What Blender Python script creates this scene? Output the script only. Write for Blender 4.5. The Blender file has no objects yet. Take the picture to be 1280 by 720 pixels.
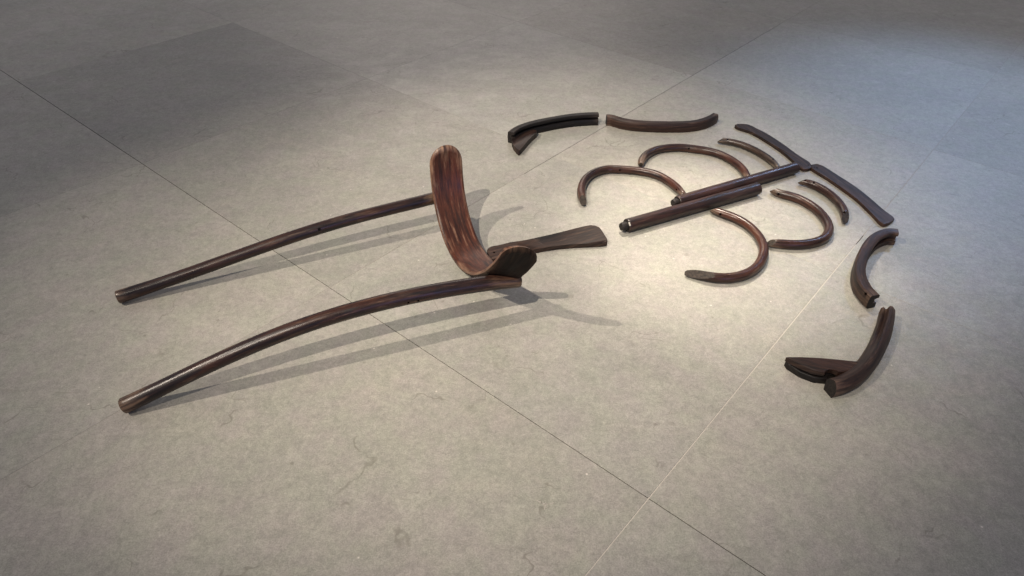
import bpy, bmesh, math, random
from mathutils import Vector, Matrix
R_ = math.radians
random.seed(7)
S = bpy.context.scene
COL = S.collection
Z = Vector((0, 0, 1))

# ------------------------------------------------------------------ camera
cam = bpy.data.cameras.new('camera'); co = bpy.data.objects.new('camera', cam); COL.objects.link(co)
cam.sensor_width = 36; cam.lens = 36 * 882.7 / 1280; cam.clip_start = .02; cam.clip_end = 200
rt = Vector((0.9995771, 0.01831063, 0.02259065)); dn = Vector((0.02907949, -0.62940883, -0.77653004)); fw = Vector((0, 0.77685858, -0.62967512))
m = Matrix((rt, -dn, -fw)).transposed().to_4x4(); m.translation = (0, 0, 1.2125)
co.matrix_world = m
S.camera = co
CAM = Vector((0, 0, 1.2125))

# ------------------------------------------------------------------ light
w = bpy.data.worlds.new('World'); S.world = w; w.use_nodes = True
bg = w.node_tree.nodes['Background']; bg.inputs[0].default_value = (.88, .86, .95, 1); bg.inputs[1].default_value = .34
S.view_settings.view_transform = 'Standard'; S.view_settings.look = 'None'; S.view_settings.exposure = 0; S.view_settings.gamma = 1

def spot(name, loc, target, power, size, blend, radius, col):
    l = bpy.data.lights.new(name, 'SPOT'); l.energy = power; l.spot_size = R_(size); l.spot_blend = blend
    l.shadow_soft_size = radius; l.color = col
    o = bpy.data.objects.new(name, l); COL.objects.link(o); o.location = loc
    o.rotation_euler = (Vector(target) - Vector(loc)).to_track_quat('-Z', 'Y').to_euler()
def area(name, loc, target, power, sx, sy, col):
    l = bpy.data.lights.new(name, 'AREA'); l.shape = 'RECTANGLE'; l.size = sx; l.size_y = sy; l.energy = power; l.color = col
    o = bpy.data.objects.new(name, l); COL.objects.link(o); o.location = loc
    o.rotation_euler = (Vector(target) - Vector(loc)).to_track_quat('-Z', 'Y').to_euler()
WARM = (1, .87, .73)
spot('ceiling_spotlight', (-2.15, -2.8, 6.2), (.14, 1.68, 0), 2600, 18.2, 1, .045, WARM)
spot('ceiling_spotlight', (-4.7, -.4, 5.9), (-.10, 1.72, 0), 1850, 21.3, 1, .055, WARM)
spot('ceiling_spotlight', (.20, 3.4, 3.4), (.60, 1.78, 0), 900, 17.2, 1, .05, WARM)
spot('ceiling_spotlight', (3.2, 4.4, 3.4), (1.8, 2.65, 0), 540, 34, 1, .25, (.40, .60, 1))  # added cool spot, stands in for window daylight on the right-hand floor
area('daylight_window', (3.2, -3.6, 1.9), (.3, 1.6, 0), 36, 2.2, 1.8, (.38, .42, 1))
area('floor_sheen_fill', (-.6, 9, 3.4), (0, 3, 0), 80, 4, 1.4, (1, .86, .74))  # unseen soft area fill, added for the warm sheen on the far floor

# ------------------------------------------------------------------ materials
def nt(name):
    mt = bpy.data.materials.new(name); mt.use_nodes = True; t = mt.node_tree
    return mt, t, t.nodes['Principled BSDF']
def N(t, k, **kw):
    n = t.nodes.new(k)
    for a, b in kw.items(): setattr(n, a, b)
    return n
def noise(t, vec, scale, detail=4, rough=.55, wsock=None, dist=0):
    n = N(t, 'ShaderNodeTexNoise'); n.noise_dimensions = '4D' if wsock else '3D'
    t.links.new(vec, n.inputs['Vector'])
    if wsock: t.links.new(wsock, n.inputs['W'])
    n.inputs['Scale'].default_value = scale; n.inputs['Detail'].default_value = detail
    n.inputs['Roughness'].default_value = rough; n.inputs['Distortion'].default_value = dist
    return n.outputs['Fac']
def ramp(t, sock, a, b, va=0, vb=1):
    n = N(t, 'ShaderNodeMapRange'); n.clamp = True
    t.links.new(sock, n.inputs[0])
    for i, v in enumerate((a, b, va, vb)): n.inputs[i + 1].default_value = v
    return n.outputs[0]
def mixc(t, f, a, b, mode='MIX'):
    n = N(t, 'ShaderNodeMix', data_type='RGBA', blend_type=mode)
    for s, v in ((n.inputs[0], f), (n.inputs[6], a), (n.inputs[7], b)):
        if isinstance(v, (int, float)): s.default_value = v
        elif isinstance(v, tuple): s.default_value = (*v, 1)
        else: t.links.new(v, s)
    return n.outputs[2]
def math_(t, op, a, b=None):
    n = N(t, 'ShaderNodeMath', operation=op)
    for s, v in zip(n.inputs, (a, b)):
        if v is None: continue
        if isinstance(v, (int, float)): s.default_value = v
        else: t.links.new(v, s)
    return n.outputs[0]

def wood(name, dark, mid, red, worn, wear_amt=.5, rough=.36, spec=.5):
    mt, t, p = nt(name)
    uv = N(t, 'ShaderNodeUVMap').outputs[0]
    oi = N(t, 'ShaderNodeObjectInfo')
    W = math_(t, 'MULTIPLY', oi.outputs['Random'], 37.)
    mp = N(t, 'ShaderNodeMapping'); t.links.new(uv, mp.inputs[0]); mp.inputs['Scale'].default_value = (1, .085, 1)
    g1 = noise(t, mp.outputs[0], 125, 6, .7, W, .3)          # long fibres
    g2 = noise(t, mp.outputs[0], 620, 3, .6, W)               # pores
    mp2 = N(t, 'ShaderNodeMapping'); t.links.new(uv, mp2.inputs[0]); mp2.inputs['Scale'].default_value = (1, .25, 1)
    big = noise(t, mp2.outputs[0], 14, 4, .6, W, .6)
    pat = noise(t, mp2.outputs[0], 38, 5, .65, W, .3)
    c = mixc(t, ramp(t, g1, .42, .58), dark, mid)
    c = mixc(t, math_(t, 'MULTIPLY', ramp(t, big, .40, .62), ramp(t, g1, .36, .52)), c, red)
    c = mixc(t, ramp(t, g2, .5, .72, 0, .55), c, tuple(x * .35 for x in dark))
    at = N(t, 'ShaderNodeAttribute', attribute_name='wear')
    wn = math_(t, 'ADD', math_(t, 'MULTIPLY', at.outputs['Fac'], .30), pat)
    wf = ramp(t, wn, .60, .80, 0, wear_amt)
    wf = math_(t, 'MULTIPLY', wf, ramp(t, g1, .40, .56, .12, 1))
    c = mixc(t, wf, c, worn)
    sc = ramp(t, g1, .57, .66, 0, .60 * wear_amt)
    c = mixc(t, sc, c, worn)
    t.links.new(c, p.inputs['Base Color'])
    r = ramp(t, pat, .3, .7, rough - .07, rough + .14)
    t.links.new(r, p.inputs['Roughness'])
    p.inputs['Specular IOR Level'].default_value = spec
    b = N(t, 'ShaderNodeBump'); b.inputs['Strength'].default_value = .3; b.inputs['Distance'].default_value = .0008
    h = math_(t, 'ADD', g1, math_(t, 'MULTIPLY', g2, .5)); h = math_(t, 'ADD', h, math_(t, 'MULTIPLY', pat, .8))
    t.links.new(h, b.inputs['Height']); t.links.new(b.outputs[0], p.inputs['Normal'])
    return mt
M_pole = wood('dark_hardwood', (.006, .004, .005), (.024, .012, .010), (.040, .015, .009), (.17, .11, .07), .7, .29, .38)
M_board = wood('red_hardwood', (.020, .008, .006), (.058, .019, .011), (.092, .026, .013), (.24, .15, .10), .8, .38, .35)
M_ring = wood('polished_brown_hardwood', (.008, .004, .004), (.030, .014, .010), (.060, .020, .011), (.19, .14, .10), .7, .29, .38)
M_grey = wood('grey_brown_hardwood', (.012, .008, .006), (.040, .027, .019), (.045, .025, .016), (.19, .15, .11), .7, .33)
M_rod = wood('purple_brown_hardwood', (.007, .005, .005), (.021, .012, .011), (.034, .014, .011), (.12, .08, .055), .55, .33, .38)
M_blade = wood('matt_brown_hardwood', (.010, .006, .005), (.034, .019, .013), (.043, .021, .013), (.15, .10, .068), .6, .5, .3)
M_dark = wood('blackened_hardwood', (.002, .002, .002), (.006, .0045, .004), (.010, .007, .006), (.06, .045, .035), .5, .50, .3)
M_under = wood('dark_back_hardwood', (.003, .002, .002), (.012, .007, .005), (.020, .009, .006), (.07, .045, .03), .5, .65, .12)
M_crest = wood('matt_dark_hardwood', (.010, .006, .005), (.027, .015, .011), (.038, .018, .012), (.14, .09, .062), .65, .48, .3)
M_end, t, p = nt('end_grain_wood')
p.inputs['Roughness'].default_value = .6; p.inputs['Specular IOR Level'].default_value = .3
tc = N(t, 'ShaderNodeTexCoord'); nn = noise(t, tc.outputs['Object'], 260, 4)
t.links.new(mixc(t, ramp(t, nn, .4, .7), (.006, .005, .005), (.026, .020, .017)), p.inputs['Base Color'])
M_facet, t, p = nt('worn_cut_facet')
tc = N(t, 'ShaderNodeTexCoord'); nn = noise(t, tc.outputs['Object'], 160, 5)
t.links.new(mixc(t, ramp(t, nn, .35, .7), (.008, .006, .005), (.045, .034, .025)), p.inputs['Base Color']); p.inputs['Roughness'].default_value = .65; p.inputs['Specular IOR Level'].default_value = .25
M_chalk, t, p = nt('pale_residue'); p.inputs['Base Color'].default_value = (.36, .34, .30, 1); p.inputs['Roughness'].default_value = .8

def stone():
    mt, t, p = nt('honed_limestone')
    geo = N(t, 'ShaderNodeNewGeometry'); P = geo.outputs['Position']
    oi = N(t, 'ShaderNodeObjectInfo'); W = math_(t, 'MULTIPLY', oi.outputs['Random'], 19.)
    mp = N(t, 'ShaderNodeMapping'); t.links.new(P, mp.inputs[0]); mp.inputs['Rotation'].default_value = (0, 0, R_(-35)); mp.inputs['Scale'].default_value = (1, 1.5, 1)
    big = noise(t, mp.outputs[0], 1.7, 6, .6, W, .5)
    mid = noise(t, mp.outputs[0], 8, 7, .68, W, .7)
    fine = noise(t, P, 55, 6, .75, W, .3)
    grit = noise(t, P, 320, 3, .8)
    c = mixc(t, ramp(t, big, .30, .70), (.266, .264, .240), (.342, .330, .296))
    c = mixc(t, ramp(t, mid, .36, .64, 0, .42), c, (.250, .240, .215))
    c = mixc(t, ramp(t, mid, .56, .74, 0, .40), c, (.41, .385, .345))
    c = mixc(t, 1., c, mixc(t, ramp(t, fine, .28, .72), (.84, .845, .85), (1.14, 1.135, 1.13)), 'MULTIPLY')
    c = mixc(t, 1., c, mixc(t, ramp(t, grit, .25, .75), (.70, .70, .70), (1.27, 1.27, 1.26)), 'MULTIPLY')
    f2 = noise(t, P, 130, 4, .7, W, .4)
    c = mixc(t, 1., c, mixc(t, ramp(t, f2, .3, .7), (.85, .85, .85), (1.14, 1.14, 1.14)), 'MULTIPLY')
    cl = noise(t, P, 30, 5, .65, W, .8)
    c = mixc(t, 1., c, mixc(t, ramp(t, cl, .34, .66), (.92, .925, .92), (1.075, 1.07, 1.065)), 'MULTIPLY')
    # fine wavy bedding streaks along the slabs
    mq = N(t, 'ShaderNodeMapping'); t.links.new(P, mq.inputs[0]); mq.inputs['Rotation'].default_value = (0, 0, R_(-52)); mq.inputs['Scale'].default_value = (3.2, 26, 1)
    st = noise(t, mq.outputs[0], 1., 5, .65, W, 1.6)
    sm = ramp(t, noise(t, P, 2.3, 3, .6, W), .45, .62)
    c = mixc(t, math_(t, 'MULTIPLY', ramp(t, st, .60, .72), math_(t, 'MULTIPLY', sm, .6)), c, (.185, .175, .15))
    c = mixc(t, math_(t, 'MULTIPLY', ramp(t, st, .38, .28), math_(t, 'MULTIPLY', sm, .30)), c, (.44, .42, .38))
    # fossil hairlines: thin edges of a distorted cell pattern, broken up by a mask
    dv = N(t, 'ShaderNodeTexNoise'); t.links.new(P, dv.inputs['Vector']); dv.inputs['Scale'].default_value = 9; dv.inputs['Detail'].default_value = 3
    ad = N(t, 'ShaderNodeVectorMath', operation='MULTIPLY_ADD'); t.links.new(dv.outputs['Color'], ad.inputs[0]); ad.inputs[1].default_value = (.22, .22, 0); t.links.new(P, ad.inputs[2])
    vo = N(t, 'ShaderNodeTexVoronoi', feature='DISTANCE_TO_EDGE'); t.links.new(ad.outputs[0], vo.inputs['Vector']); vo.inputs['Scale'].default_value = 5
    ed = ramp(t, vo.outputs['Distance'], .004, .014, 1, 0)
    mk = ramp(t, noise(t, P, 7, 3, .6, W), .55, .62)
    c = mixc(t, math_(t, 'MULTIPLY', math_(t, 'MULTIPLY', ed, mk), .55), c, (.14, .13, .11))
    # small shell rings
    v2 = N(t, 'ShaderNodeTexVoronoi', feature='F1'); t.links.new(ad.outputs[0], v2.inputs['Vector']); v2.inputs['Scale'].default_value = 6.5; v2.inputs['Randomness'].default_value = 1
    rg = math_(t, 'SUBTRACT', 1, ramp(t, math_(t, 'ABSOLUTE', math_(t, 'SUBTRACT', v2.outputs['Distance'], .085)), .004, .016))
    mk2 = ramp(t, noise(t, P, 3.1, 4, .7, W), .57, .62)
    c = mixc(t, math_(t, 'MULTIPLY', math_(t, 'MULTIPLY', rg, mk2), .5), c, (.17, .16, .125))
    # chips: tiny pale and dark flecks
    v3 = N(t, 'ShaderNodeTexVoronoi', feature='F1'); t.links.new(P, v3.inputs['Vector']); v3.inputs['Scale'].default_value = 30
    cs = N(t, 'ShaderNodeSeparateColor'); t.links.new(v3.outputs['Color'], cs.inputs[0])
    dot = math_(t, 'MULTIPLY', ramp(t, v3.outputs['Distance'], .05, .09, 1, 0), ramp(t, cs.outputs[0], .93, .94))
    c = mixc(t, math_(t, 'MULTIPLY', dot, .7), c, (.62, .58, .52))
    dk = math_(t, 'MULTIPLY', ramp(t, v3.outputs['Distance'], .08, .16, 1, 0), ramp(t, cs.outputs[1], .90, .92))
    c = mixc(t, math_(t, 'MULTIPLY', dk, .45), c, (.13, .12, .10))
    ch = noise(t, P, 13, 4, .6, W)
    c = mixc(t, 1., c, mixc(t, ramp(t, ch, .38, .62), (.985, 1.016, .965), (1.018, .994, 1.008)), 'MULTIPLY')
    c = mixc(t, 1., c, oi.outputs['Color'], 'MULTIPLY')
    t.links.new(c, p.inputs['Base Color'])
    t.links.new(ramp(t, mid, .3, .7, .36, .50), p.inputs['Roughness'])
    p.inputs['Specular IOR Level'].default_value = .42
    b = N(t, 'ShaderNodeBump'); b.inputs['Strength'].default_value = .25; b.inputs['Distance'].default_value = .0015
    t.links.new(math_(t, 'ADD', fine, math_(t, 'MULTIPLY', grit, .5)), b.inputs['Height']); t.links.new(b.outputs[0], p.inputs['Normal'])
    return mt
M_stone = stone()
M_joint, t, p = nt('dark_joint'); p.inputs['Base Color'].default_value = (.035, .032, .028, 1); p.inputs['Roughness'].default_value = .9
M_bed, t, p = nt('grey_bed'); p.inputs['Base Color'].default_value = (.22, .20, .175, 1); p.inputs['Roughness'].default_value = .9
M_grout, t, p = nt('pale_grout'); p.inputs['Base Color'].default_value = (.45, .42, .37, 1); p.inputs['Roughness'].default_value = .85

# ------------------------------------------------------------------ helpers
def link(name, me, parent=None):
    o = bpy.data.objects.new(name, me); COL.objects.link(o)
    if parent: o.parent = parent
    return o
def tag(o, label, cat, group=None):
    o['label'] = label; o['category'] = cat
    if group: o['group'] = group
    return o
def empty(name, loc=(0, 0, 0)):
    o = bpy.data.objects.new(name, None); COL.objects.link(o); o.location = loc; o.empty_display_size = .05
    return o
def finish(name, bm, mats, parent=None, angle=38):
    if parent:   # geometry is built in place, the part is stored relative to its thing
        bmesh.ops.translate(bm, verts=bm.verts, vec=-Vector(parent.location))
    else:
        c = sum((v.co for v in bm.verts), Vector()) / len(bm.verts); c.z = 0
        bmesh.ops.translate(bm, verts=bm.verts, vec=-c)
    bmesh.ops.recalc_face_normals(bm, faces=bm.faces)
    me = bpy.data.meshes.new(name); bm.to_mesh(me); bm.free()
    for mt in mats: me.materials.append(mt)
    for f in me.polygons: f.use_smooth = True
    me.set_sharp_from_angle(angle=R_(angle))
    o = link(name, me, parent)
    if not parent: o.location = c
    return o
def smooth(pts, step=.006):
    P = [Vector(p) for p in pts]; P = [2 * P[0] - P[1]] + P + [2 * P[-1] - P[-2]]
    out = []
    for i in range(1, len(P) - 2):
        a, b, c, d = P[i - 1:i + 3]; n = max(2, int((c - b).length / step))
        for k in range(n):
            t = k / n
            out.append(.5 * ((2 * b) + (c - a) * t + (2 * a - 5 * b + 4 * c - d) * t * t + (3 * b - a - 3 * c + d) * t ** 3))
    out.append(P[-2])
    for _ in range(6):
        out = [out[0]] + [(out[i - 1] + 2 * out[i] + out[i + 1]) / 4 for i in range(1, len(out) - 1)] + [out[-1]]
    return out
def ends(P, d=.0012, m=3):
    a, b = (P[1] - P[0]).normalized(), (P[-2] - P[-1]).normalized()
    return [P[0]] + [P[0] + a * d * k for k in range(1, m)] + P[1:-1] + [P[-1] + b * d * k for k in range(m - 1, 0, -1)] + [P[-1]]
def circle(r, n=20, squash=1.):
    return [(r * math.cos(2 * math.pi * k / n), r * squash * math.sin(2 * math.pi * k / n)) for k in range(n)]
def sweep(path, sect, wob=0., caps=(1, 1), wear_len=.05, seed=1):
    """sect(u) gives the section (side, up) at u in 0..1; a bmesh with length-wise UVs and a wear attribute"""
    rnd = random.Random(seed); bm = bmesh.new(); uvl = bm.loops.layers.uv.new('UVMap'); wl = bm.verts.layers.float.new('wear')
    n = len(path); L = [0.]
    for i in range(1, n): L.append(L[-1] + (path[i] - path[i - 1]).length)
    T = L[-1]; ph = [rnd.uniform(0, 6.28) for _ in range(6)]
    rings = []; per = []
    for i, p in enumerate(path):
        t = (path[min(i + 1, n - 1)] - path[max(i - 1, 0)]).normalized()
        s = t.cross(Z).normalized(); u = s.cross(t)
        sc = 1 + wob * (math.sin(L[i] * 31 + ph[0]) * .5 + math.sin(L[i] * 67 + ph[1]) * .3 + math.sin(L[i] * 140 + ph[2]) * .2)
        sec = sect(L[i] / T)
        e = min(L[i], T - L[i]); wv = max(0, 1 - e / wear_len)
        ring = []
        for a, b in sec:
            v = bm.verts.new(p + s * a * sc + u * b * sc); v[wl] = wv; ring.append(v)
        rings.append(ring)
        if not per:
            q = [0.]
            for k in range(len(sec)): q.append(q[-1] + math.hypot(sec[(k + 1) % len(sec)][0] - sec[k][0], sec[(k + 1) % len(sec)][1] - sec[k][1]))
            per = q
    m = len(rings[0])
    mid = sect(.5); q = [0.]
    for k in range(m): q.append(q[-1] + math.hypot(mid[(k + 1) % m][0] - mid[k][0], mid[(k + 1) % m][1] - mid[k][1]))
    for i in range(n - 1):
        for k in range(m):
            f = bm.faces.new((rings[i][k], rings[i][(k + 1) % m], rings[i + 1][(k + 1) % m], rings[i + 1][k]))
            for lp, uvv in zip(f.loops, ((q[k], L[i]), (q[k + 1], L[i]), (q[k + 1], L[i + 1]), (q[k], L[i + 1]))): lp[uvl].uv = uvv
    for e, c in zip((0, -1), caps):
        if c:
            f = bm.faces.new(rings[e]); f.material_index = 1
            for lp in f.loops: lp[uvl].uv = (lp.vert.co.x, lp.vert.co.y)
    return bm
def cut(bm, point, normal, mi=1):
    """saw the solid with a plane, drop the side the normal points to, close the wound"""
    r = bmesh.ops.bisect_plane(bm, geom=bm.verts[:] + bm.edges[:] + bm.faces[:], plane_co=point, plane_no=Vector(normal).normalized(), clear_outer=True)
    ed = [g for g in r['geom_cut'] if isinstance(g, bmesh.types.BMEdge)]
    for f in bmesh.ops.holes_fill(bm, edges=ed)['faces']: f.material_index = mi
def prism(outline, z1, z0=.001, bev=.002, warp=None, smooth_outline=True):
    """outline: points on the top face; extruded down to z0, rounded arrises"""
    pts = [Vector(p) for p in outline]
    if smooth_outline:
        P = []
        n = len(pts)
        for i in range(n):
            a, b, c, d = pts[i - 1], pts[i], pts[(i + 1) % n], pts[(i + 2) % n]
            for k in range(4):
                t = k / 4
                P.append(.5 * ((2 * b) + (c - a) * t + (2 * a - 5 * b + 4 * c - d) * t * t + (3 * b - a - 3 * c + d) * t ** 3))
        pts = P
    bm = bmesh.new(); uvl = bm.loops.layers.uv.new('UVMap'); bm.verts.layers.float.new('wear')
    cx = sum(pts, Vector()) / len(pts)
    far = max(pts, key=lambda p: (p - cx).length); ax = (far - cx); ax.z = 0; ax.normalize(); sd = ax.cross(Z)
    top = [bm.verts.new((p.x, p.y, z1)) for p in pts]; bot = [bm.verts.new((p.x, p.y, z0)) for p in pts]
    ft = bm.faces.new(top); bm.faces.new(bot[::-1]); n = len(pts)
    for i in range(n): bm.faces.new((top[i], top[i - 1], bot[i - 1], bot[i]))
    bmesh.ops.bevel(bm, geom=list(ft.edges), offset=bev, segments=3, profile=.5, affect='EDGES', clamp_overlap=True)
    bm.faces.ensure_lookup_table()
    for f in bm.faces:
        for lp in f.loops:
            d_ = lp.vert.co - cx; lp[uvl].uv = (d_.dot(sd) + d_.z, d_.dot(ax))
    return bm
def drill(o, holes):
    """real drilled holes: (point on the surface, radius, depth)"""
    for pt, r, dep in holes:
        pt = Vector(pt)
        bpy.context.view_layer.update()
        o0 = o.matrix_world.inverted() @ CAM; dr = (o.matrix_world.inverted() @ pt - o0).normalized()
        hit, loc, nrm, _ = o.ray_cast(o0, dr)
        if not hit: continue
        pt = o.matrix_world @ loc
        ax = ((CAM - pt).normalized() + nrm * 1.2).normalized()
        bm = bmesh.new(); bmesh.ops.create_cone(bm, cap_ends=True, segments=14, radius1=r, radius2=r, depth=dep * 2)
        me = bpy.data.meshes.new('drill'); bm.to_mesh(me); bm.free()
        c = bpy.data.objects.new('drill', me); COL.objects.link(c)
        c.matrix_world = Matrix.Translation(pt) @ ax.to_track_quat('Z', 'Y').to_matrix().to_4x4()
        md = o.modifiers.new('drill', 'BOOLEAN'); md.operation = 'DIFFERENCE'; md.object = c; md.solver = 'EXACT'
        bpy.context.view_layer.update(); dg = bpy.context.evaluated_depsgraph_get()
        nm = bpy.data.meshes.new_from_object(o.evaluated_get(dg)); nm.name = o.name
        o.modifiers.clear(); old = o.data; o.data = nm; bpy.data.meshes.remove(old)
        bpy.data.objects.remove(c); bpy.data.meshes.remove(me)
        nm.set_sharp_from_angle(angle=R_(38))

# ------------------------------------------------------------------ floor
floor = empty('floor'); floor['kind'] = 'structure'
bm = bmesh.new(); bmesh.ops.create_grid(bm, x_segments=1, y_segments=1, size=40)
bmesh.ops.translate(bm, verts=bm.verts, vec=(0, 0, -.0042))
me = bpy.data.meshes.new('screed'); bm.to_mesh(me); bm.free(); me.materials.append(M_bed); link('screed', me, floor)
yaw = R_(140.7774); DA = Vector((math.cos(yaw), math.sin(yaw), 0)); DB = Vector((-math.sin(yaw), math.cos(yaw), 0))
A0, B0, SA, SB = 3.32505, -.83117, -1.00528, -.99510
def ga(i): return A0 + SA * i
def gb(j): return B0 + SB * j
def half_a(i): return {2: .0008, 3: .0011}.get(i, .0002)
def half_b(j): return {0: .0011}.get(j, .0002)
tone = {(0, 0): .885, (1, 0): .93, (2, 0): 1.0, (-1, 0): 1.05, (0, 1): 1.08, (1, 1): 1.07, (2, 1): 1.03, (-1, 1): 1.02, (0, -1): .96, (1, -1): 1.02, (2, -1): 1.0, (3, -1): .96, (3, 0): .99}
for i in range(-4, 6):
    for j in range(-4, 5):
        # tile between joint lines i, i+1 (a) and j, j+1 (b)
        a1, a2 = ga(i) - half_a(i), ga(i + 1) + half_a(i + 1)
        b1, b2 = gb(j) - half_b(j), gb(j + 1) + half_b(j + 1)
        ca, cb = (a1 + a2) / 2, (b1 + b2) / 2; c = DA * ca + DB * cb
        if c.y < -1.2 or c.y > 7.5 or abs(c.x) > 5: continue
        bm = bmesh.new(); bmesh.ops.create_cube(bm, size=1)
        bmesh.ops.scale(bm, verts=bm.verts, vec=(abs(a2 - a1), abs(b2 - b1), .004)); bmesh.ops.translate(bm, verts=bm.verts, vec=(0, 0, -.002))
        te = [e for e in bm.edges if all(v.co.z > -.001 for v in e.verts)]
        bmesh.ops.bevel(bm, geom=te, offset=.0004, segments=1, affect='EDGES')
        me = bpy.data.meshes.new('floor_tile'); bm.to_mesh(me); bm.free(); me.materials.append(M_stone)
        o = link('floor_tile', me, floor); o.location = c; o.rotation_euler = (0, 0, yaw)
        v = tone.get((i, j), random.uniform(.93, 1.05)); wv = random.uniform(-.012, .012)
        o.color = (v + wv, v, v - wv, 1)
def strip(p0, p1, hw, z, mt):
    p0, p1 = Vector(p0), Vector(p1); s_ = (p1 - p0).cross(Z).normalized()
    me = bpy.data.meshes.new('joint_line'); me.from_pydata([p0 + s_ * hw + Z * z, p0 - s_ * hw + Z * z, p1 - s_ * hw + Z * z, p1 + s_ * hw + Z * z], [], [(0, 1, 2, 3)])
    me.materials.append(mt); link('joint_line', me, floor)
def on_a(j, u): return DB * gb(j) + DA * u
def on_b(i, u): return DA * ga(i) + DB * u
def proj_a(P): return Vector(P).dot(DA)
def proj_b(P): return Vector(P).dot(DB)
strip(on_a(0, 6), on_a(0, proj_a([(0.5305, 0.6415, 0.0000)][0])), .0012, -.0022, M_joint)
strip(on_b(3, proj_b([(1.0290, 1.7539, 0.0000)][0])), on_b(3, proj_b([(-0.0314, 0.4516, 0.0000)][0])), .0010, -.0007, M_grout)
strip(on_b(3, proj_b([(1.1221, 1.8665, 0.0000)][0])), on_b(3, proj_b([(1.0908, 1.8294, 0.0000)][0])), .0009, -.0016, M_joint)
strip(on_b(2, proj_b([(1.3403, 3.6981, 0.0000)][0])), on_b(2, proj_b([(0.0296, 2.1171, 0.0000)][0])), .0012, -.0016, M_joint)
M_fill, t, p = nt('stone_coloured_grout'); p.inputs['Base Color'].default_value = (.30, .28, .245, 1); p.inputs['Roughness'].default_value = .8
strip(on_b(3, proj_b([(1.0684, 1.8023, 0.0000)][0])), on_b(3, -6), .0013, -.0003, M_fill)
strip(on_b(2, proj_b([(-0.4955, 1.4765, 0.0000)][0])), on_b(2, 6), .0011, -.0006, M_fill)
strip(on_b(2, proj_b([(0.0296, 2.1171, 0.0000)][0])), on_b(2, proj_b([(-0.4955, 1.4765, 0.0000)][0])), .0011, -.0006, M_fill)
strip(on_b(2, proj_b([(1.3403, 3.6981, 0.0000)][0])), on_b(2, -6), .0011, -.0006, M_fill)
strip(on_b(2, proj_b([(-0.4955, 1.4765, 0.0000)][0])), on_b(2, proj_b([(-0.5680, 1.3805, 0.0000)][0])), .0012, -.0016, M_joint)

# ------------------------------------------------------------------ the two long curved poles
POLES = 'long curved poles that carry the curved board'
def pole(path, r0, r1, label, holes, seed, mat):
    P = smooth(path, .01); n = len(P)
    def sec(u):
        r = r0 + (r1 - r0) * u
        e = min(u, 1 - u) * 260
        k = (1 - .09 * max(0, 1 - e) ** 2) * (1 + .10 * max(0, 1 - u / .12))
        return circle(r * k, 28)
    bm = sweep(ends(P), sec, .006, seed=seed, wear_len=.10)
    o = finish('curved_pole', bm, [mat, M_end]); tag(o, label, 'pole', POLES); drill(o, holes); return o
pole([(-1.0207, 1.3870, 0.0190), (-0.9733, 1.4101, 0.0250), (-0.9259, 1.4332, 0.0316), (-0.8785, 1.4563, 0.0390), (-0.8311, 1.4793, 0.0468), (-0.7837, 1.5024, 0.0551), (-0.7363, 1.5255, 0.0634), (-0.6889, 1.5486, 0.0715), (-0.6415, 1.5716, 0.0792), (-0.5941, 1.5947, 0.0861), (-0.5467, 1.6178, 0.0920), (-0.4993, 1.6409, 0.0969), (-0.4519, 1.6639, 0.1006), (-0.4044, 1.6870, 0.1033), (-0.3570, 1.7101, 0.1051), (-0.3096, 1.7332, 0.1064), (-0.2622, 1.7562, 0.1079), (-0.2148, 1.7793, 0.1104)], .0162, .0176, 'far curved dark wooden pole whose raised end goes behind the upright reddish board', [([(-0.5146, 1.5405, 0.1450)][0], .0045, .02)], 3, M_pole)
pole([(-0.8447, 1.0238, 0.0174), (-0.7940, 1.0446, 0.0342), (-0.7433, 1.0654, 0.0521), (-0.6926, 1.0862, 0.0699), (-0.6419, 1.1070, 0.0868), (-0.5912, 1.1278, 0.1021), (-0.5405, 1.1486, 0.1154), (-0.4898, 1.1694, 0.1265), (-0.4391, 1.1902, 0.1351), (-0.3883, 1.2110, 0.1414), (-0.3376, 1.2317, 0.1454), (-0.2869, 1.2525, 0.1473), (-0.2362, 1.2733, 0.1472), (-0.1855, 1.2941, 0.1455), (-0.1348, 1.3149, 0.1421), (-0.0841, 1.3357, 0.1373), (-0.0334, 1.3565, 0.1310), (0.0173, 1.3773, 0.1232)], .0172, .0196, 'near curved dark wooden pole, raised end passing in front of the curved board', [([(-0.2379, 1.2395, 0.1550)][0], .0028, .02), ([(-0.2158, 1.2476, 0.1550)][0], .0028, .02)], 5, M_pole)

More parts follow.
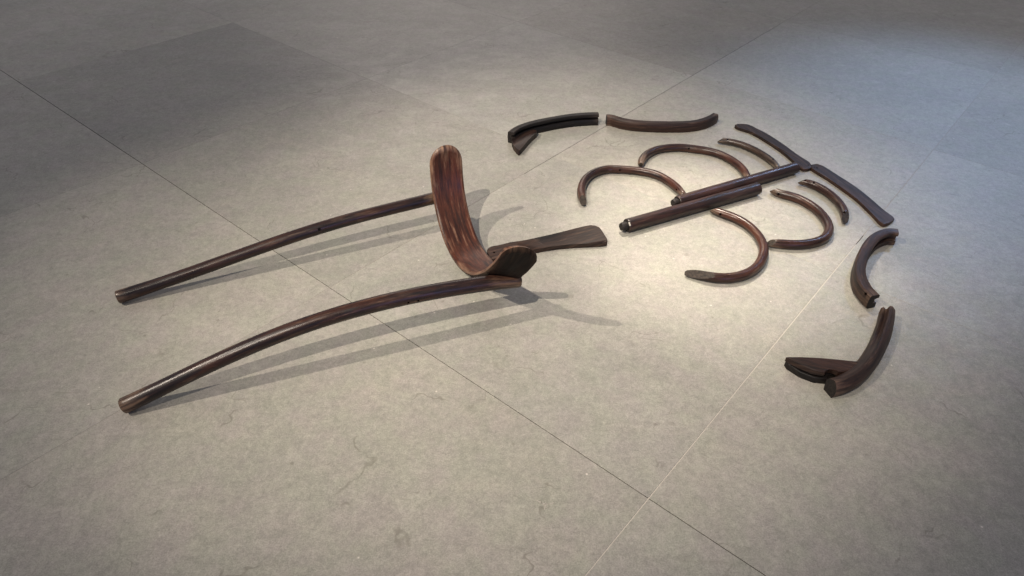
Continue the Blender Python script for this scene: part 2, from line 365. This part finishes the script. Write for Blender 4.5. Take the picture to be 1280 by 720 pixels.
# ------------------------------------------------------------------ the U-shaped curved board
def board():
    out = [Vector(p) for p in [(-0.2456, 1.7848, 0.2699), (-0.2463, 1.7847, 0.2554), (-0.2468, 1.7840, 0.2410), (-0.2470, 1.7827, 0.2266), (-0.2469, 1.7808, 0.2123), (-0.2465, 1.7782, 0.1981), (-0.2458, 1.7749, 0.1840), (-0.2448, 1.7709, 0.1701), (-0.2434, 1.7662, 0.1565), (-0.2417, 1.7607, 0.1432), (-0.2397, 1.7545, 0.1303), (-0.2373, 1.7475, 0.1179), (-0.2345, 1.7398, 0.1060), (-0.2314, 1.7314, 0.0947), (-0.2279, 1.7222, 0.0840), (-0.2242, 1.7124, 0.0741), (-0.2201, 1.7020, 0.0649), (-0.2156, 1.6910, 0.0566), (-0.2110, 1.6795, 0.0492), (-0.2060, 1.6675, 0.0427), (-0.2009, 1.6552, 0.0372), (-0.1956, 1.6425, 0.0327), (-0.1901, 1.6296, 0.0291), (-0.1844, 1.6166, 0.0265), (-0.1787, 1.6034, 0.0249), (-0.1729, 1.5902, 0.0242), (-0.1670, 1.5769, 0.0245), (-0.1612, 1.5638, 0.0256), (-0.1553, 1.5507, 0.0275), (-0.1494, 1.5378, 0.0302), (-0.1436, 1.5250, 0.0337), (-0.1378, 1.5124, 0.0379), (-0.1321, 1.5000, 0.0427), (-0.1265, 1.4879, 0.0482), (-0.1209, 1.4760, 0.0542), (-0.1154, 1.4643, 0.0608), (-0.1100, 1.4530, 0.0679), (-0.1047, 1.4418, 0.0754), (-0.0994, 1.4310, 0.0834), (-0.0943, 1.4204, 0.0918), (-0.0893, 1.4100, 0.1006), (-0.0843, 1.3999, 0.1097), (-0.0795, 1.3901, 0.1191), (-0.0747, 1.3805, 0.1288), (-0.0701, 1.3711, 0.1388), (-0.0655, 1.3620, 0.1491), (-0.0610, 1.3531, 0.1596), (-0.0566, 1.3445, 0.1703), (-0.0523, 1.3361, 0.1812), (-0.0481, 1.3278, 0.1923), (-0.0439, 1.3198, 0.2036), (-0.0398, 1.3120, 0.2151), (-0.0359, 1.3044, 0.2267), (-0.0319, 1.2969, 0.2385), (-0.0281, 1.2897, 0.2504), (-0.0243, 1.2826, 0.2624), (-0.0206, 1.2757, 0.2746), (-0.0170, 1.2689, 0.2868), (-0.0134, 1.2623, 0.2992), (-0.0099, 1.2559, 0.3117)]]; inn = [Vector(p) for p in [(-0.2390, 1.7699, 0.2690), (-0.2397, 1.7698, 0.2552), (-0.2402, 1.7691, 0.2415), (-0.2403, 1.7679, 0.2279), (-0.2403, 1.7660, 0.2143), (-0.2399, 1.7635, 0.2009), (-0.2392, 1.7604, 0.1877), (-0.2383, 1.7567, 0.1747), (-0.2370, 1.7522, 0.1620), (-0.2354, 1.7471, 0.1497), (-0.2335, 1.7413, 0.1377), (-0.2312, 1.7348, 0.1262), (-0.2287, 1.7277, 0.1152), (-0.2258, 1.7199, 0.1048), (-0.2226, 1.7114, 0.0950), (-0.2191, 1.7024, 0.0859), (-0.2153, 1.6928, 0.0775), (-0.2113, 1.6827, 0.0700), (-0.2070, 1.6721, 0.0632), (-0.2024, 1.6611, 0.0573), (-0.1977, 1.6498, 0.0523), (-0.1928, 1.6382, 0.0482), (-0.1877, 1.6263, 0.0449), (-0.1825, 1.6142, 0.0426), (-0.1772, 1.6020, 0.0411), (-0.1718, 1.5898, 0.0405), (-0.1664, 1.5775, 0.0408), (-0.1609, 1.5652, 0.0418), (-0.1555, 1.5530, 0.0436), (-0.1500, 1.5409, 0.0462), (-0.1445, 1.5289, 0.0495), (-0.1390, 1.5170, 0.0535), (-0.1336, 1.5053, 0.0581), (-0.1283, 1.4938, 0.0633), (-0.1230, 1.4825, 0.0690), (-0.1177, 1.4714, 0.0753), (-0.1126, 1.4606, 0.0821), (-0.1075, 1.4499, 0.0893), (-0.1025, 1.4395, 0.0970), (-0.0975, 1.4293, 0.1051), (-0.0927, 1.4193, 0.1135), (-0.0879, 1.4096, 0.1223), (-0.0832, 1.4001, 0.1315), (-0.0786, 1.3908, 0.1409), (-0.0741, 1.3817, 0.1506), (-0.0696, 1.3729, 0.1606), (-0.0653, 1.3642, 0.1708), (-0.0610, 1.3558, 0.1812), (-0.0568, 1.3476, 0.1919), (-0.0527, 1.3395, 0.2027), (-0.0486, 1.3317, 0.2138), (-0.0446, 1.3240, 0.2250), (-0.0407, 1.3166, 0.2364), (-0.0369, 1.3093, 0.2479), (-0.0331, 1.3021, 0.2596), (-0.0294, 1.2952, 0.2715), (-0.0258, 1.2884, 0.2834), (-0.0222, 1.2818, 0.2955), (-0.0187, 1.2753, 0.3076), (-0.0152, 1.2689, 0.3199)]]; W = Vector((0.0888, 0.0392, -0.0048))
    wid = W.length; tw = Z * -.030 + Vector((.379, -.925, 0)) * .028; r = wid / 2; n = len(out)
    L = [0.]
    for i in range(1, n): L.append(L[-1] + (out[i] - out[i - 1]).length)
    T = L[-1]
    def at(C, s):
        s = max(0, min(T, s))
        for i in range(1, n):
            if s <= L[i] + 1e-9:
                f = (s - L[i - 1]) / (L[i] - L[i - 1]); return C[i - 1].lerp(C[i], f)
        return C[-1]
    bm = bmesh.new(); uvl = bm.loops.layers.uv.new('UVMap'); wl = bm.verts.layers.float.new('wear')
    NW, NS = 24, 90; top, bot = [], []
    for a in range(NW + 1):
        x = -math.cos(math.pi * a / NW)                # denser near the edges
        off = r - r * math.sqrt(max(0, 1 - x * x)); off2 = off * 1.25; rowt, rowb = [], []
        for k in range(NS + 1):
            s = off * 1.2 + (T - off * 1.2 - off2) * k / NS
            o_, i_ = at(out, s), at(inn, s)
            e = min(r - abs(x) * r, (s - off * 1.2) + .0, (T - off2 - s))
            rd = .0075; d = 0 if e > rd else rd - math.sqrt(max(0, rd * rd - (rd - e) ** 2))
            th = (i_ - o_); tn = th.normalized(); Wp = (W * (1 - .20 * max(0, min(1, (s / T - .5) / .3))) + tw * .75 * max(0, min(1, (s / T - .5) / .3))) * (.5 + .5 * x)
            crown = .0022 * (1 - x * x)
            vi = bm.verts.new(i_ + Wp - tn * (d + crown)); vo = bm.verts.new(o_ + Wp + tn * (d * .9))
            vi[wl] = vo[wl] = max(0, 1 - e / .02) * .75 + max(0, 1 - min(s, T - s) / .09) * .45
            rowt.append((vi, x * r, s)); rowb.append((vo, x * r + .3, s))
        top.append(rowt); bot.append(rowb)
    def quad(q, mi=0):
        vs = [x_[0] for x_ in q]
        if len(set(vs)) < 4: return
        f = bm.faces.new(vs); f.material_index = mi
        for lp, x_ in zip(f.loops, q): lp[uvl].uv = (x_[1], x_[2])
    for a in range(NW):
        for k in range(NS):
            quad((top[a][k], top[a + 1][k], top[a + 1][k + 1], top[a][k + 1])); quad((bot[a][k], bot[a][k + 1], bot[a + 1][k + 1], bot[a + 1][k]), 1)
    for k in range(NS):
        quad((top[0][k], top[0][k + 1], bot[0][k + 1], bot[0][k])); quad((top[NW][k], bot[NW][k], bot[NW][k + 1], top[NW][k + 1]))
    for a in range(NW):
        quad((top[a][0], bot[a][0], bot[a + 1][0], top[a + 1][0])); quad((top[a][NS], top[a + 1][NS], bot[a + 1][NS], bot[a][NS]))
    bmesh.ops.remove_doubles(bm, verts=bm.verts, dist=.00002)
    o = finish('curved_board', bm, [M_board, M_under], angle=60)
    tag(o, 'reddish U-shaped wooden board with rounded ends standing between the two long poles', 'board')
board()

# ------------------------------------------------------------------ the flat paddle behind the board
bm = prism([(-0.0750, 1.6511, 0.0160), (-0.0602, 1.6659, 0.0160), (-0.0398, 1.6731, 0.0160), (-0.0091, 1.6880, 0.0160), (0.0377, 1.7030, 0.0160), (0.1170, 1.7373, 0.0160), (0.1932, 1.7741, 0.0160), (0.2291, 1.7894, 0.0160), (0.2481, 1.7904, 0.0160), (0.2604, 1.7757, 0.0160), (0.2710, 1.7414, 0.0160), (0.2774, 1.7169, 0.0160), (0.2731, 1.7040, 0.0160), (0.2464, 1.6972, 0.0160), (0.1676, 1.6861, 0.0160), (0.1049, 1.6714, 0.0160), (0.0635, 1.6562, 0.0160), (0.0124, 1.6363, 0.0160), (-0.0378, 1.6116, 0.0160), (-0.0628, 1.6053, 0.0160), (-0.0698, 1.6262, 0.0160)], .016, .002, .003)
o = finish('flat_paddle', bm, [M_blade, M_end]); tag(o, 'flat wooden paddle widening to a blunt end, lying on the floor beyond the curved board', 'paddle')
drill(o, [([(-0.0539, 1.6356, 0.0160)][0], .0035, .009)])

# ------------------------------------------------------------------ two straight rods with tenons
def rod(a, b, r, tl, tr, toff, label, seed, mark):
    a, b = Vector(a), Vector(b); d = (b - a).normalized(); s = d.cross(Z).normalized(); u = s.cross(d)
    root = empty('wooden_rod', (a.x, a.y, 0)); tag(root, label, 'rod', 'straight rods side by side')
    P = [a.lerp(b, k / 60) for k in range(61)]
    def sec(t):
        e = min(t, 1 - t) * 170; k = 1 - .09 * max(0, 1 - e) ** 2
        return circle(r * k, 28)
    finish('shaft', sweep(ends(P), sec, .008, seed=seed, wear_len=.001), [M_rod, M_end], root)
    q = a + u * toff - s * toff * .4
    P = [q - d * tl + d * (tl + .004) * k / 8 for k in range(9)]
    finish('tenon', sweep(P, lambda t: circle(tr * (.86 if t < .01 else .95 if t < .14 else 1), 20), 0, seed=seed + 1), [M_end, M_end], root)
    if mark:   # pale residue round the shoulder
        P = [a - d * .0006 + d * .005 * k / 3 for k in range(4)]
        bm = bmesh.new(); K = 9
        vs = [[bm.verts.new(a + d * (x - .0012) + (s * math.cos(R_(g)) + u * math.sin(R_(g))) * rr) for g in [mark[0] + (mark[1] - mark[0]) * k / K for k in range(K + 1)]] for x, rr in ((0, r * .84), (0, r * .93), (.0035, r * 1.012))]
        for i in range(2):
            for k in range(K): bm.faces.new((vs[i][k], vs[i][k + 1], vs[i + 1][k + 1], vs[i + 1][k]))
        finish('residue_mark', bm, [M_chalk], root)
    return root
ra = [(0.3405, 1.7851, 0.0215), (0.8000, 2.0273, 0.0215)]
rod(ra[0], ra[1], .0205, .019, .0135, 0., 'near straight wooden rod, tenon pointing at the flat paddle, shorter reach to the right', 11, (28, 62))
rb = [(0.5157, 1.9210, 0.0260), (0.9691, 2.1759, 0.0210)]
rod(rb[0], rb[1], .0195, .018, .0125, 0., 'far straight wooden rod, right end touching the corner of the two flat strips', 17, None)

# ------------------------------------------------------------------ C-shaped and short bent rods
def bent(name, path, r, label, cat, group, cuts, holes, seed, mat, taper=.72, tl=.06):
    P = smooth(path, .005)
    L = sum((P[i] - P[i - 1]).length for i in range(1, len(P)))
    def sec(u):
        e = min(u, 1 - u) * L; x = min(1, e / tl); k = taper + (1 - taper) * math.sin(x * math.pi / 2)
        if e < .006: k *= .72 + .28 * math.sqrt(max(0, e / .006))
        return circle(r * k, 22)
    bm = sweep(P, sec, .02, seed=seed, wear_len=.07)
    for c in cuts:
        end, back, side, up, dp = c       # facet at an end: how far its plane leans to the side and up
        p = P[0] if end == 0 else P[-1]; q = P[12] if end == 0 else P[-13]
        t = (p - q).normalized(); s = t.cross(Z).normalized()
        n_ = t * back + s * side + Z * up
        n_.normalize(); cut(bm, p - t * dp, n_)
    o = finish(name, bm, [mat, M_facet]); tag(o, label, cat, group)
    drill(o, holes); return o
CG = 'C-shaped bent rods'; zr = .0165
bent('bent_rod', [(0.2210, 1.9137, 0.0145), (0.2167, 1.9423, 0.0145), (0.2163, 1.9948, 0.0145), (0.2313, 2.0573, 0.0145), (0.2628, 2.1064, 0.0145), (0.3107, 2.1367, 0.0145), (0.3573, 2.1394, 0.0145), (0.4073, 2.1349, 0.0145), (0.4485, 2.1245, 0.0145), (0.4838, 2.1046, 0.0145), (0.5139, 2.0672, 0.0145), (0.5374, 2.0206, 0.0145), (0.5488, 1.9824, 0.0145)], .0138,
     'C-shaped bent wooden rod farthest left, its right end against the far straight rod', 'bent rod', CG, [(0, .5, 0, .8, .010)],
     [([(0.3522, 2.1075, 0.0300)][0], .0036, .02), ([(0.5246, 1.9935, 0.0280)][0], .003, .02)], 21, M_ring)
bent('bent_rod', [(0.4332, 2.1762, 0.0145), (0.4395, 2.2052, 0.0145), (0.4626, 2.2494, 0.0145), (0.5021, 2.2876, 0.0145), (0.5507, 2.3058, 0.0145), (0.5965, 2.3110, 0.0145), (0.6400, 2.3030, 0.0145), (0.6828, 2.2927, 0.0145), (0.7229, 2.2708, 0.0145), (0.7579, 2.2286, 0.0145), (0.7793, 2.1791, 0.0145), (0.7876, 2.1283, 0.0145), (0.7885, 2.1013, 0.0145)], .0138,
     'C-shaped bent wooden rod farthest back, left end touching the bent rod in front of it', 'bent rod', CG, [],
     [([(0.6144, 2.2756, 0.0300)][0], .0036, .02)], 22, M_ring)
bent('bent_rod', [(0.6220, 1.9043, 0.0145), (0.6404, 1.8863, 0.0145), (0.6630, 1.8722, 0.0145), (0.6909, 1.8505, 0.0145), (0.7144, 1.8200, 0.0145), (0.7315, 1.7780, 0.0145), (0.7377, 1.7266, 0.0145), (0.7322, 1.6851, 0.0145), (0.7135, 1.6386, 0.0145), (0.6870, 1.5998, 0.0145), (0.6529, 1.5702, 0.0145), (0.6165, 1.5537, 0.0145), (0.5829, 1.5485, 0.0145), (0.5511, 1.5512, 0.0145), (0.5172, 1.5606, 0.0145), (0.4815, 1.5706, 0.0145)], .0140,
     'C-shaped bent wooden rod nearest the camera, with a grey slanted facet on its left tip', 'bent rod', CG, [(1, .22, -.45, .80, .024), (0, .6, .25, .7, .006)],
     [([(0.6372, 1.8505, 0.0290)][0], .0042, .02)], 23, M_ring)
bent('bent_rod', [(0.8466, 2.0357, 0.0145), (0.8658, 2.0124, 0.0145), (0.8966, 1.9975, 0.0145), (0.9253, 1.9770, 0.0145), (0.9493, 1.9429, 0.0145), (0.9657, 1.9008, 0.0145), (0.9707, 1.8518, 0.0145), (0.9635, 1.8075, 0.0145), (0.9391, 1.7650, 0.0145), (0.9061, 1.7397, 0.0145), (0.8615, 1.7238, 0.0145), (0.8210, 1.7204, 0.0145), (0.7823, 1.7233, 0.0145), (0.7538, 1.7232, 0.0145)], .0140,
     'C-shaped bent wooden rod on the right, its lower tip touching the nearest bent rod', 'bent rod', CG, [(0, .6, .25, .7, .006), (1, .6, -.2, .7, .006)],
     [([(0.8524, 1.9805, 0.0290)][0], .0042, .02)], 24, M_ring)
SG = 'short bent rods'
bent('short_bent_rod', [(0.7404, 2.3737, 0.0145), (0.7797, 2.3687, 0.0145), (0.8230, 2.3464, 0.0145), (0.8611, 2.3054, 0.0145), (0.8892, 2.2566, 0.0145), (0.9045, 2.2139, 0.0145), (0.9104, 2.1797, 0.0145)], .0122,
     'short greyish bent rod behind the far straight rod with several peg holes', 'bent rod', SG, [(0, .6, .2, .7, .006)],
     [([(0.7723, 2.3622, 0.0260)][0], .0036, .02), ([(0.8959, 2.2496, 0.0260)][0], .003, .02), ([(0.9013, 2.2226, 0.0260)][0], .003, .02)], 25, M_grey)
bent('short_bent_rod', [(0.9541, 2.0922, 0.0155), (0.9850, 2.0812, 0.0155), (1.0137, 2.0526, 0.0155), (1.0361, 2.0071, 0.0155), (1.0464, 1.9556, 0.0155), (1.0432, 1.9032, 0.0155), (1.0280, 1.8520, 0.0155)], .0132,
     'short reddish bent rod lying between the right bent rod and the long flat strip', 'bent rod', SG, [(0, .6, .2, .7, .006), (1, .35, -.2, .8, .014)],
     [([(0.9699, 2.0791, 0.0280)][0], .003, .02), ([(0.9943, 2.0658, 0.0280)][0], .0036, .02), ([(1.0330, 1.8852, 0.0280)][0], .0042, .02)], 26, M_ring)

# ------------------------------------------------------------------ flat strips
BG = 'flat strips meeting at the tip of the far rod'
bm = prism([(0.8382, 2.5183, 0.0120), (0.8653, 2.5256, 0.0120), (0.8923, 2.5218, 0.0120), (0.9148, 2.4878, 0.0120), (0.9416, 2.4494, 0.0120), (0.9798, 2.3692, 0.0120), (1.0098, 2.2900, 0.0120), (1.0344, 2.2383, 0.0120), (1.0381, 2.2121, 0.0120), (1.0239, 2.1897, 0.0120), (0.9990, 2.1871, 0.0120), (0.9904, 2.2093, 0.0120), (0.9809, 2.2503, 0.0120), (0.9598, 2.3184, 0.0120), (0.9263, 2.3913, 0.0120), (0.8887, 2.4566, 0.0120), (0.8556, 2.4840, 0.0120), (0.8419, 2.4967, 0.0120)], .012, .001, .003)
o = finish('flat_strip', bm, [M_blade, M_end]); tag(o, 'far slim flat wooden strip pointing to the back, narrow pointed far end', 'strip', BG)
drill(o, [([(1.0247, 2.2124, 0.0120)][0], .0025, .006)])
bm = prism([(1.0303, 2.2014, 0.0120), (1.0447, 2.2205, 0.0120), (1.0593, 2.2236, 0.0120), (1.0767, 2.2109, 0.0120), (1.1065, 2.1489, 0.0120), (1.1408, 2.0749, 0.0120), (1.1631, 2.0048, 0.0120), (1.1792, 1.9375, 0.0120), (1.1954, 1.8907, 0.0120), (1.1902, 1.8776, 0.0120), (1.1582, 1.8515, 0.0120), (1.1431, 1.8552, 0.0120), (1.1371, 1.8950, 0.0120), (1.1290, 1.9415, 0.0120), (1.1175, 1.9954, 0.0120), (1.0960, 2.0548, 0.0120), (1.0657, 2.1259, 0.0120), (1.0396, 2.1738, 0.0120)], .012, .001, .003)
o = finish('flat_strip', bm, [M_blade, M_end]); tag(o, 'near flat wooden strip widening to a slanted blunt end beside the grooved rail', 'strip', BG)
drill(o, [([(1.0507, 2.1946, 0.0120)][0], .003, .006), ([(1.0435, 2.1988, 0.0120)][0], .002, .006)])

# ------------------------------------------------------------------ carved rail pieces
RG = 'carved curved rail pieces'
# plain rail, lying on its edge at the back
P = smooth([(0.3422, 2.5093, 0.0370), (0.3572, 2.5103, 0.0370), (0.3752, 2.4992, 0.0370), (0.4005, 2.4826, 0.0370), (0.4461, 2.4689, 0.0370), (0.5058, 2.4638, 0.0370), (0.5730, 2.4652, 0.0370), (0.6413, 2.4726, 0.0370), (0.6841, 2.4860, 0.0370), (0.7225, 2.5098, 0.0370), (0.7517, 2.5364, 0.0370), (0.7670, 2.5546, 0.0370)], .004)
bm = sweep(P, lambda u: [(-.011, 0), (.008, .0005), (.0115, -.003), (.0135, -.014), (.0135, -.026), (.011, -.036), (-.010, -.037), (-.0135, -.032), (-.0145, -.02), (-.0135, -.004)], .02, seed=31)
o = finish('curved_rail', bm, [M_crest, M_end]); tag(o, 'plain curved wooden rail at the back standing on its long edge', 'rail', RG)
# grooved end rail with a toe, far left at the back
root = empty('grooved_rail'); tag(root, 'blackish grooved rail with a splayed toe, at the back left of the plain rail', 'rail', RG)
P = smooth([(-0.0194, 2.3337, 0.0450), (-0.0089, 2.3556, 0.0450), (0.0071, 2.3762, 0.0450), (0.0308, 2.3989, 0.0450), (0.0668, 2.4247, 0.0450), (0.1341, 2.4598, 0.0450), (0.2118, 2.4920, 0.0450), (0.2743, 2.5067, 0.0450), (0.3101, 2.5105, 0.0450)])
bm = sweep(P, lambda u: [(-.013, -.003), (-.010, 0), (.009, 0), (.0125, -.003), (.0125, -.010), (.001, -.012), (.001, -.019), (.011, -.021), (.0135, -.026), (.0125, -.044), (-.012, -.045), (-.0145, -.02)], .02, seed=33)
finish('rail_body', bm, [M_dark, M_end], root)
bm = prism([(-0.0159, 2.3284, 0.0220), (-0.0136, 2.3003, 0.0220), (-0.0071, 2.2760, 0.0220), (0.0019, 2.2553, 0.0220), (0.0098, 2.2419, 0.0220), (0.0149, 2.2470, 0.0220), (0.0262, 2.2750, 0.0220), (0.0407, 2.3131, 0.0220), (0.0584, 2.3522, 0.0220), (0.0735, 2.3823, 0.0220), (0.0722, 2.4019, 0.0220), (0.0436, 2.4067, 0.0220), (0.0136, 2.3850, 0.0220), (-0.0070, 2.3610, 0.0220)], .022, .001, .004)
finish('toe', bm, [M_crest, M_end], root)
# grooved rail, right side
P = smooth([(1.1459, 1.7620, 0.0450), (1.1307, 1.7677, 0.0450), (1.1100, 1.7614, 0.0450), (1.0708, 1.7353, 0.0450), (1.0299, 1.6886, 0.0450), (0.9903, 1.6271, 0.0450), (0.9618, 1.5688, 0.0450), (0.9513, 1.5220, 0.0450), (0.9515, 1.4850, 0.0450), (0.9602, 1.4531, 0.0450)])
bm = sweep(P, lambda u: [(.015, -.003), (.011, .001), (-.010, .001), (-.0145, -.002), (-.0145, -.010), (-.003, -.013), (-.003, -.026), (-.0135, -.028), (-.0145, -.042), (-.010, -.044), (.010, -.044), (.0155, -.038), (.0165, -.02)], .03, seed=35)
o = finish('grooved_rail', bm, [M_crest, M_end]); tag(o, 'hooked C-shaped brown rail with an inner groove, between the flat strip and the toed rail', 'rail', RG)
drill(o, [([(0.9356, 1.4581, 0.0450)][0], .0042, .015)])
# rail with a split toe, lower right
root = empty('toed_rail'); tag(root, 'thick rail with a split two-layer toe, nearest the camera on the right', 'rail', RG)
P = smooth([(0.9811, 1.4092, 0.0480), (0.9552, 1.3592, 0.0480), (0.9197, 1.3007, 0.0480), (0.8802, 1.2459, 0.0480), (0.8401, 1.1991, 0.0480), (0.8011, 1.1653, 0.0480), (0.7663, 1.1440, 0.0480), (0.7423, 1.1361, 0.0480)])
def sec(u):
    g = max(0, min(1, (.55 - u) / .3)); k = .90 + .10 * math.sin(u * 3.1)
    pts = [(-.021, -.022), (-.016, -.009), (-.006, 0), (.002, -.001), (.0045, -.003 - .008 * g), (.008, -.004 - .011 * g), (.011, -.006 - .006 * g), (.016, -.009 - .001 * g), (.0205, -.016), (.021, -.030), (.018, -.047), (-.014, -.047), (-.020, -.036)]
    return [(a * k, b) for a, b in pts]
bm = sweep(P, sec, .03, seed=37)
finish('rail_body', bm, [M_crest, M_end], root, angle=50)
bm = prism([(0.6585, 1.2173, 0.0400), (0.6931, 1.2169, 0.0400), (0.7424, 1.2156, 0.0400), (0.7905, 1.2111, 0.0400), (0.8261, 1.2093, 0.0400), (0.8274, 1.1946, 0.0400), (0.7942, 1.1750, 0.0400), (0.7671, 1.1717, 0.0400), (0.7587, 1.1804, 0.0400), (0.7478, 1.1818, 0.0400), (0.7417, 1.1752, 0.0400), (0.7355, 1.1691, 0.0400), (0.7099, 1.1752, 0.0400), (0.6857, 1.1920, 0.0400), (0.6659, 1.2088, 0.0400)], .040, .026, .003, smooth_outline=False)
finish('toe', bm, [M_crest, M_end], root)
bm = prism([(0.6660, 1.2267, 0.0180), (0.6683, 1.2136, 0.0180), (0.6906, 1.1877, 0.0180), (0.7184, 1.1717, 0.0180), (0.7461, 1.1683, 0.0180), (0.7527, 1.1744, 0.0180), (0.7598, 1.1860, 0.0180), (0.7825, 1.1869, 0.0180), (0.8344, 1.2120, 0.0180), (0.8396, 1.2262, 0.0180), (0.7528, 1.2274, 0.0180), (0.7024, 1.2272, 0.0180)], .018, .001, .003, smooth_outline=False)
finish('toe', bm, [M_dark, M_end], root)

# ------------------------------------------------------------------ pale scratches in the stone
def scratch(pts, w_, name='scratch_mark'):
    P = smooth(pts, .004); bm = bmesh.new(); prev = None; rnd = random.Random(len(pts))
    for i, p in enumerate(P):
        t = (P[min(i + 1, len(P) - 1)] - P[max(i - 1, 0)]); t.z = 0; t.normalize(); s = t.cross(Z); h = w_ * rnd.uniform(.5, 1.1) * (1 if 0 < i < len(P) - 1 else .2)
        q = (bm.verts.new(p + s * h + Z * .0004), bm.verts.new(p - s * h + Z * .0004))
        if prev: bm.faces.new((prev[0], prev[1], q[1], q[0]))
        prev = q
    finish(name, bm, [M_chalk], floor)
scratch([(0.0591, 0.8289, 0.0000), (0.0704, 0.8212, 0.0000), (0.0788, 0.8169, 0.0000), (0.0902, 0.8185, 0.0000), (0.0953, 0.8232, 0.0000)], .0011)
scratch([(0.0789, 0.8238, 0.0000), (0.0818, 0.8170, 0.0000), (0.0757, 0.8100, 0.0000), (0.0766, 0.8055, 0.0000)], .0013)
scratch([(0.0680, 0.8258, 0.0000), (0.0729, 0.8179, 0.0000), (0.0787, 0.8135, 0.0000)], .0008)
bpy.context.view_layer.update()
